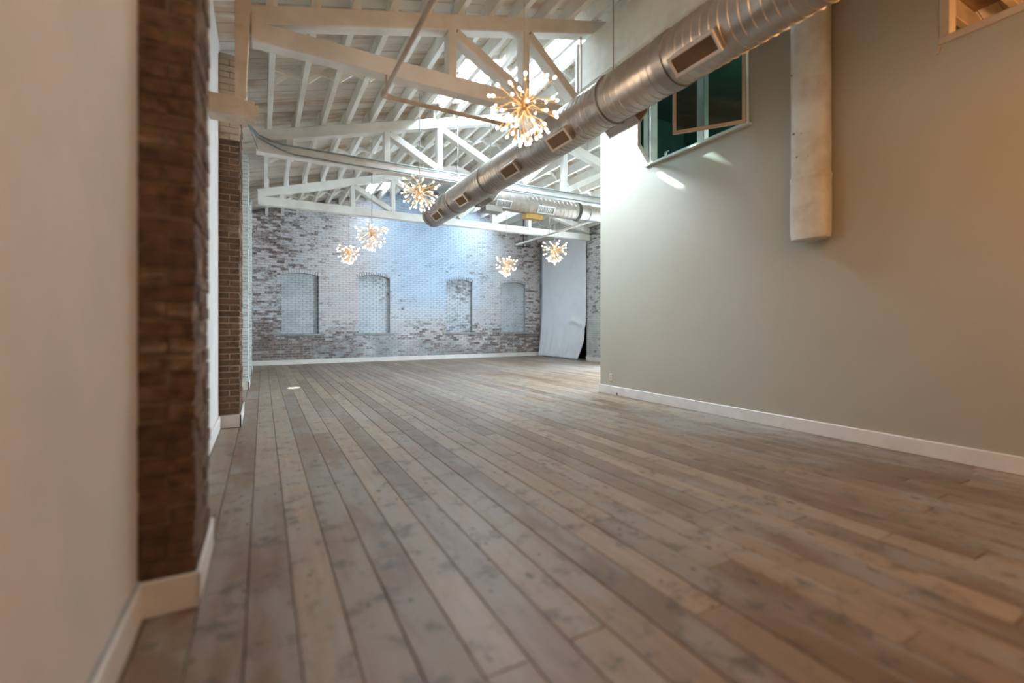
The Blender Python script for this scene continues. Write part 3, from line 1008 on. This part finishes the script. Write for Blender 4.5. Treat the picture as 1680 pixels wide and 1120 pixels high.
def sash(hinge, free, m, w):
    a, c = Vector((hinge[0], hinge[1], 0)), Vector((free[0], free[1], 0))
    d = (c - a).normalized()
    nrm = d.cross(Z_)
    z0, z1 = WIN1[2] + 0.005, WIN1[3] - 0.03
    e = 0.036
    so_ = MB()
    for z in (z0 + e / 2, z1 - e / 2):
        so_.bar(a + Z_ * z, c + Z_ * z, 0.03, e, (0, 0, 1), 0.003)
    for p in (a + d * e / 2, c - d * e / 2):
        so_.bar(p + Z_ * (z0 + e), p + Z_ * (z1 - e), 0.03, e, d, 0.003)
    s_ = so_.build('sash', m, w)
    g_ = MB()
    p, q_ = a + d * e * 0.8, c - d * e * 0.8
    t = nrm * 0.003
    g_.loft([[p - t + Z_ * z, q_ - t + Z_ * z, q_ + t + Z_ * z, p + t + Z_ * z] for z in (z0 + e * 0.8, z1 - e * 0.8)])
    g_.build('pane', M['glass'], s_)


sash((XR - 0.03, 3.06), (3.99, 3.635), M['sash_tan'], w1)
sash((XR - 0.03, 4.43), (3.88, 4.045), M['sash_white'], w1)

w2 = empty('window_2', (XR, 0.9, 3.09), kind='structure', label='interior window with a warm lit room behind it, high in the tan wall nearest the viewer')
frame_yz(MB(), XR - 0.014, XR + 0.11, WIN2[0], WIN2[1], WIN2[2], WIN2[3], 0.055).build('frame', M['sash_tan'], w2)
MB().box(XR + 0.05, XR + 0.056, WIN2[0] + 0.05, WIN2[1] - 0.05, WIN2[2] + 0.05, WIN2[3] - 0.05).build('pane', M['glass_clear'], w2)
MB().bar((XR - 0.006, WIN2[1] + 0.012, 3.03), (XR - 0.006, WIN2[1] - 0.005, 3.075), 0.012, 0.014, (0, 1, 0), 0.003).build('latch', M['sash_tan'], w2)
# board ceiling and joists of the warm room behind
b = MB()
b.box(XR + 0.1, XF, -3.2, 2.35, 4.30, 4.34)
b.box(XF - 1.3, XF - 1.25, -3.2, 2.35, 0, 4.3)
b.build('ceiling_inner', M['wood_room'], kind='structure', label='brown board ceiling of the warm room behind the near window')
ci = bpy.data.objects['ceiling_inner']
jm = MB().bar((XR + 0.1, 0, 4.2), (XF - 1.3, 0, 4.2), 0.07, 0.19).mesh('joist', M['sash_tan'])
for i in range(9):
    link('joist', jm, ci, (0, -0.9 + 0.36 * i, 0))

# ------------------------------------------------------------------ wrapped pipe on the tan wall
wp = empty('wrapped_pipe', (4.36, 2.372, 1.76), label='thick cream wrapped pipe ending halfway down the tan wall', category='pipe')


def sup(z, rx, ry, k=36, p=2.7, cx=4.344, cy=2.372):
    r_ = []
    for j in range(k):
        a = 2 * PI * j / k
        c_, s_ = math.cos(a), math.sin(a)
        m_ = (abs(c_) ** p + abs(s_) ** p) ** (-1 / p)
        wob = 1 + 0.012 * math.sin(3 * a + z * 4.1) + 0.008 * math.sin(z * 11 + 2 * a)
        r_.append((cx + rx * m_ * c_ * wob, cy + ry * m_ * s_ * wob, z))
    return r_


def seg(z0, z1, rx, ry, ends):
    rings = []
    n = max(4, int((z1 - z0) / 0.06))
    for i in range(n + 1):
        z = z0 + (z1 - z0) * i / n
        g_ = 1.0
        if ends[0] and i == 0:
            rings.append(sup(z, rx * 0.80, ry * 0.82))
            rings.append(sup(z + 0.012, rx * 0.95, ry * 0.95))
            continue
        rings.append(sup(z, rx, ry))
    return MB().loft(rings, True)


seg(2.335, 4.78, 0.098, 0.158, (0, 0)).build('upper_length', M['pipe_wrap'], wp, True)
seg(1.765, 2.342, 0.102, 0.163, (1, 0)).build('lower_length', M['pipe_wrap'], wp, True)
MB().loft([sup(z, 0.098 * f, 0.158 * f) for z, f in ((2.30, 1.03), (2.315, 1.06), (2.335, 1.065), (2.35, 1.02))], False).build('seam_band', M['pipe_wrap'], wp, True)
for i, (yy, z) in enumerate(((2.47, 2.74), (2.40, 2.72), (2.44, 2.52), (2.49, 3.28), (2.34, 2.5))):
    b = MB()
    b.tube([(4.253, yy, z), (4.246, yy - 0.004, z + 0.002)], [0.011, 0.006], 8)
    b.build('nail_head', M['metal_dark'], wp)

# ------------------------------------------------------------------ outlet
ol = empty('wall_outlet', (XR, 5.2, 0.25), label='small ivory power outlet low on the tan wall near its end', category='outlet')
MB().bar((XR - 0.004, 5.2, 0.2), (XR - 0.004, 5.2, 0.3), 0.008, 0.065, (0, 1, 0), 0.002).build('cover_plate', M['ivory'], ol)
for z in (0.232, 0.268):
    MB().bar((XR - 0.009, 5.2, z - 0.012), (XR - 0.009, 5.2, z + 0.012), 0.003, 0.024, (0, 1, 0), 0.001).build('socket', M['stone'], ol)
hk = empty('door_stop', (XR - 0.018, 5.0, 0.02), label='tiny dark metal stub at the foot of the tan wall baseboard', category='stub')
MB().tube([(XR - 0.02, 5.05, 0.0), (XR - 0.03, 5.05, 0.045)], 0.008, 8).build('stub_post', M['metal_dark'], hk, True)

# ------------------------------------------------------------------ curtain over the opening in the far right wall
ct = empty('curtain', (XF - 0.06, 11.7, 0), label='tall white cloth curtain hung over the opening at the far right', category='curtain')
nu, nv = 70, 70
rings = []
for j in range(nv + 1):
    t = j / nv                       # 0 top, 1 bottom
    z = 3.72 * (1 - t) + 0.012
    ya = 12.80 + 0.10 * max(0, t - 0.6) / 0.4
    yb_ = 10.46 + 0.30 * (max(0, t - 0.80) / 0.20) ** 1.3
    row = []
    for i in range(nu + 1):
        s_ = i / nu
        y = ya + (yb_ - ya) * s_
        low_ = max(0.0, (t - 0.62) / 0.38)
        x = XF - 0.045
        x += 0.006 * math.sin(s_ * 9 + t * 3)
        x -= low_ * (0.030 + 0.022 * math.sin(s_ * 46 + math.sin(t * 6) * 1.2) + 0.02 * math.sin(s_ * 17 + 1.0))
        x -= 0.055 * math.exp(-((t - 0.70 - 0.06 * (s_ - 0.75) ** 2 * 16) / 0.022) ** 2) * math.exp(-((s_ - 0.8) / 0.25) ** 2)
        x -= 0.05 * math.exp(-((t - 0.80 - 0.30 * (1 - s_)) / 0.03) ** 2) * s_ * low_
        x -= 0.05 * low_ ** 2
        row.append((x, y, z))
    rings.append(row)
cl = MB().loft(rings, False, False).build('cloth', M['fabric'], ct, True)
md = cl.modifiers.new('thickness', 'SOLIDIFY')
md.thickness = 0.004
MB().tube([(XF - 0.05, 12.95, 3.74), (XF - 0.05, 10.38, 3.74)], 0.018, 8).build('rod', M['cable'], ct, True)
MB().tube([(7.55, 12.2, 3.60), (7.9, 11.3, 3.60)], 0.02, 8).build('pole_stub', M['cable'], ct, True)

# ------------------------------------------------------------------ chandeliers
CR = 0.30
TIERS = [(0.50, 5, 52), (1.0, 10, 20), (0.86, 8, 4), (0.92, 9, -22), (0.88, 9, -44), (0.97, 8, -64), (1.0, 4, -82)]
arm_me = {}
bulb_me = None


def arm_mesh(L):
    if L in arm_me:
        return arm_me[L]
    b = MB()
    b.tube([(0, 0, 0.02), (0.035 * L, 0.01, L * CR * 0.42), (0, 0, L * CR - 0.06)], 0.0032, 5, False)
    b.tube([(0, 0, L * CR - 0.062), (0, 0, L * CR - 0.055), (0, 0, L * CR - 0.020)], [0.004, 0.008, 0.0095], 8)
    arm_me[L] = b.mesh('arm', M['brass'], True)
    return arm_me[L]


bz = [(0.0, 0.006), (0.006, 0.009), (0.016, 0.0130), (0.024, 0.0125), (0.031, 0.009), (0.034, 0.003)]
bulb_me = MB().tube([(0, 0, z) for z, _ in bz], [r_ for _, r_ in bz], 10).mesh('bulb', M['bulb'], True)
hub_me = MB().tube([(0, 0, -0.035), (0, 0, -0.02), (0, 0, 0.02), (0, 0, 0.05), (0, 0, 0.09)], [0.012, 0.028, 0.028, 0.012, 0.008], 12).mesh('hub', M['brass'], True)
can_me = MB().tube([(0, 0, 0), (0, 0, -0.012), (0, 0, -0.03)], [0.055, 0.05, 0.012], 16).mesh('ceiling_rose', M['white'], True)
fork_me = {}
CH = [(1.925, 3.338, 2.83, 0.315, 'big gold sputnik chandelier of bare bulbs hanging in front of the nearest truss'),
      (2.034, 6.62, 2.98, 0.30, 'starburst chandelier hanging left of the duct in front of the middle truss'),
      (1.75, 8.60, 2.66, 0.30, 'starburst chandelier hanging before the left middle of the blue end wall, higher of two'),
      (1.872, 12.0, 2.80, 0.285, 'smallest starburst chandelier hanging close to the end wall, lower left of its pair'),
      (5.25, 10.0, 2.49, 0.28, 'starburst chandelier hanging on a long cord before the end wall right of the duct end'),
      (5.741, 8.605, 2.68, 0.30, 'starburst chandelier hanging in front of the white curtain')]
for n, (cx, cy, cz, cr, lb) in enumerate(CH):
    cho = empty('chandelier', (cx, cy, cz), label=lb, category='chandelier', group='starburst chandeliers')
    link('hub', hub_me, cho)
    zt = roof_z(cx) - 0.002
    MB().tube([(cx, cy, cz + 0.08), (cx, cy, zt)], 0.0035 if n == 0 else 0.006, 6).build('cord', M['cable'], cho)
    link('ceiling_rose', can_me, cho, (0, 0, zt - cz))
    k_ = cr / CR
    for ti, (L, cnt, el) in enumerate(TIERS):
        for i in range(cnt):
            az = 2 * PI * (i + 0.37 * ti + 0.13 * n) / cnt + R.uniform(-0.22, 0.22)
            e_ = math.radians(el + R.uniform(-9, 9))
            d = Vector((math.cos(az) * math.cos(e_), math.sin(az) * math.cos(e_), math.sin(e_)))
            # the arms fork low on the stem: start away from the centre
            st = Vector((0, 0, R.uniform(-0.02, 0.05)))
            rot = (d.to_track_quat('Z', 'Y') @ Euler((0, 0, R.uniform(0, 6.28))).to_quaternion()).to_euler()
            a = link('arm', arm_mesh(L), cho, st, rot)
            a.scale = (1, 1, k_)
            bo = link('bulb', bulb_me, a, (0, 0, L * CR - 0.022))
            bo.scale = (1, 1, 1 / k_)
    # the light of all its bulbs together
    lamp('chandelier_light', 'POINT', (cx, cy, cz - 0.02), 2.5 if n else 8, (1.0, 0.78, 0.55), 0.26)
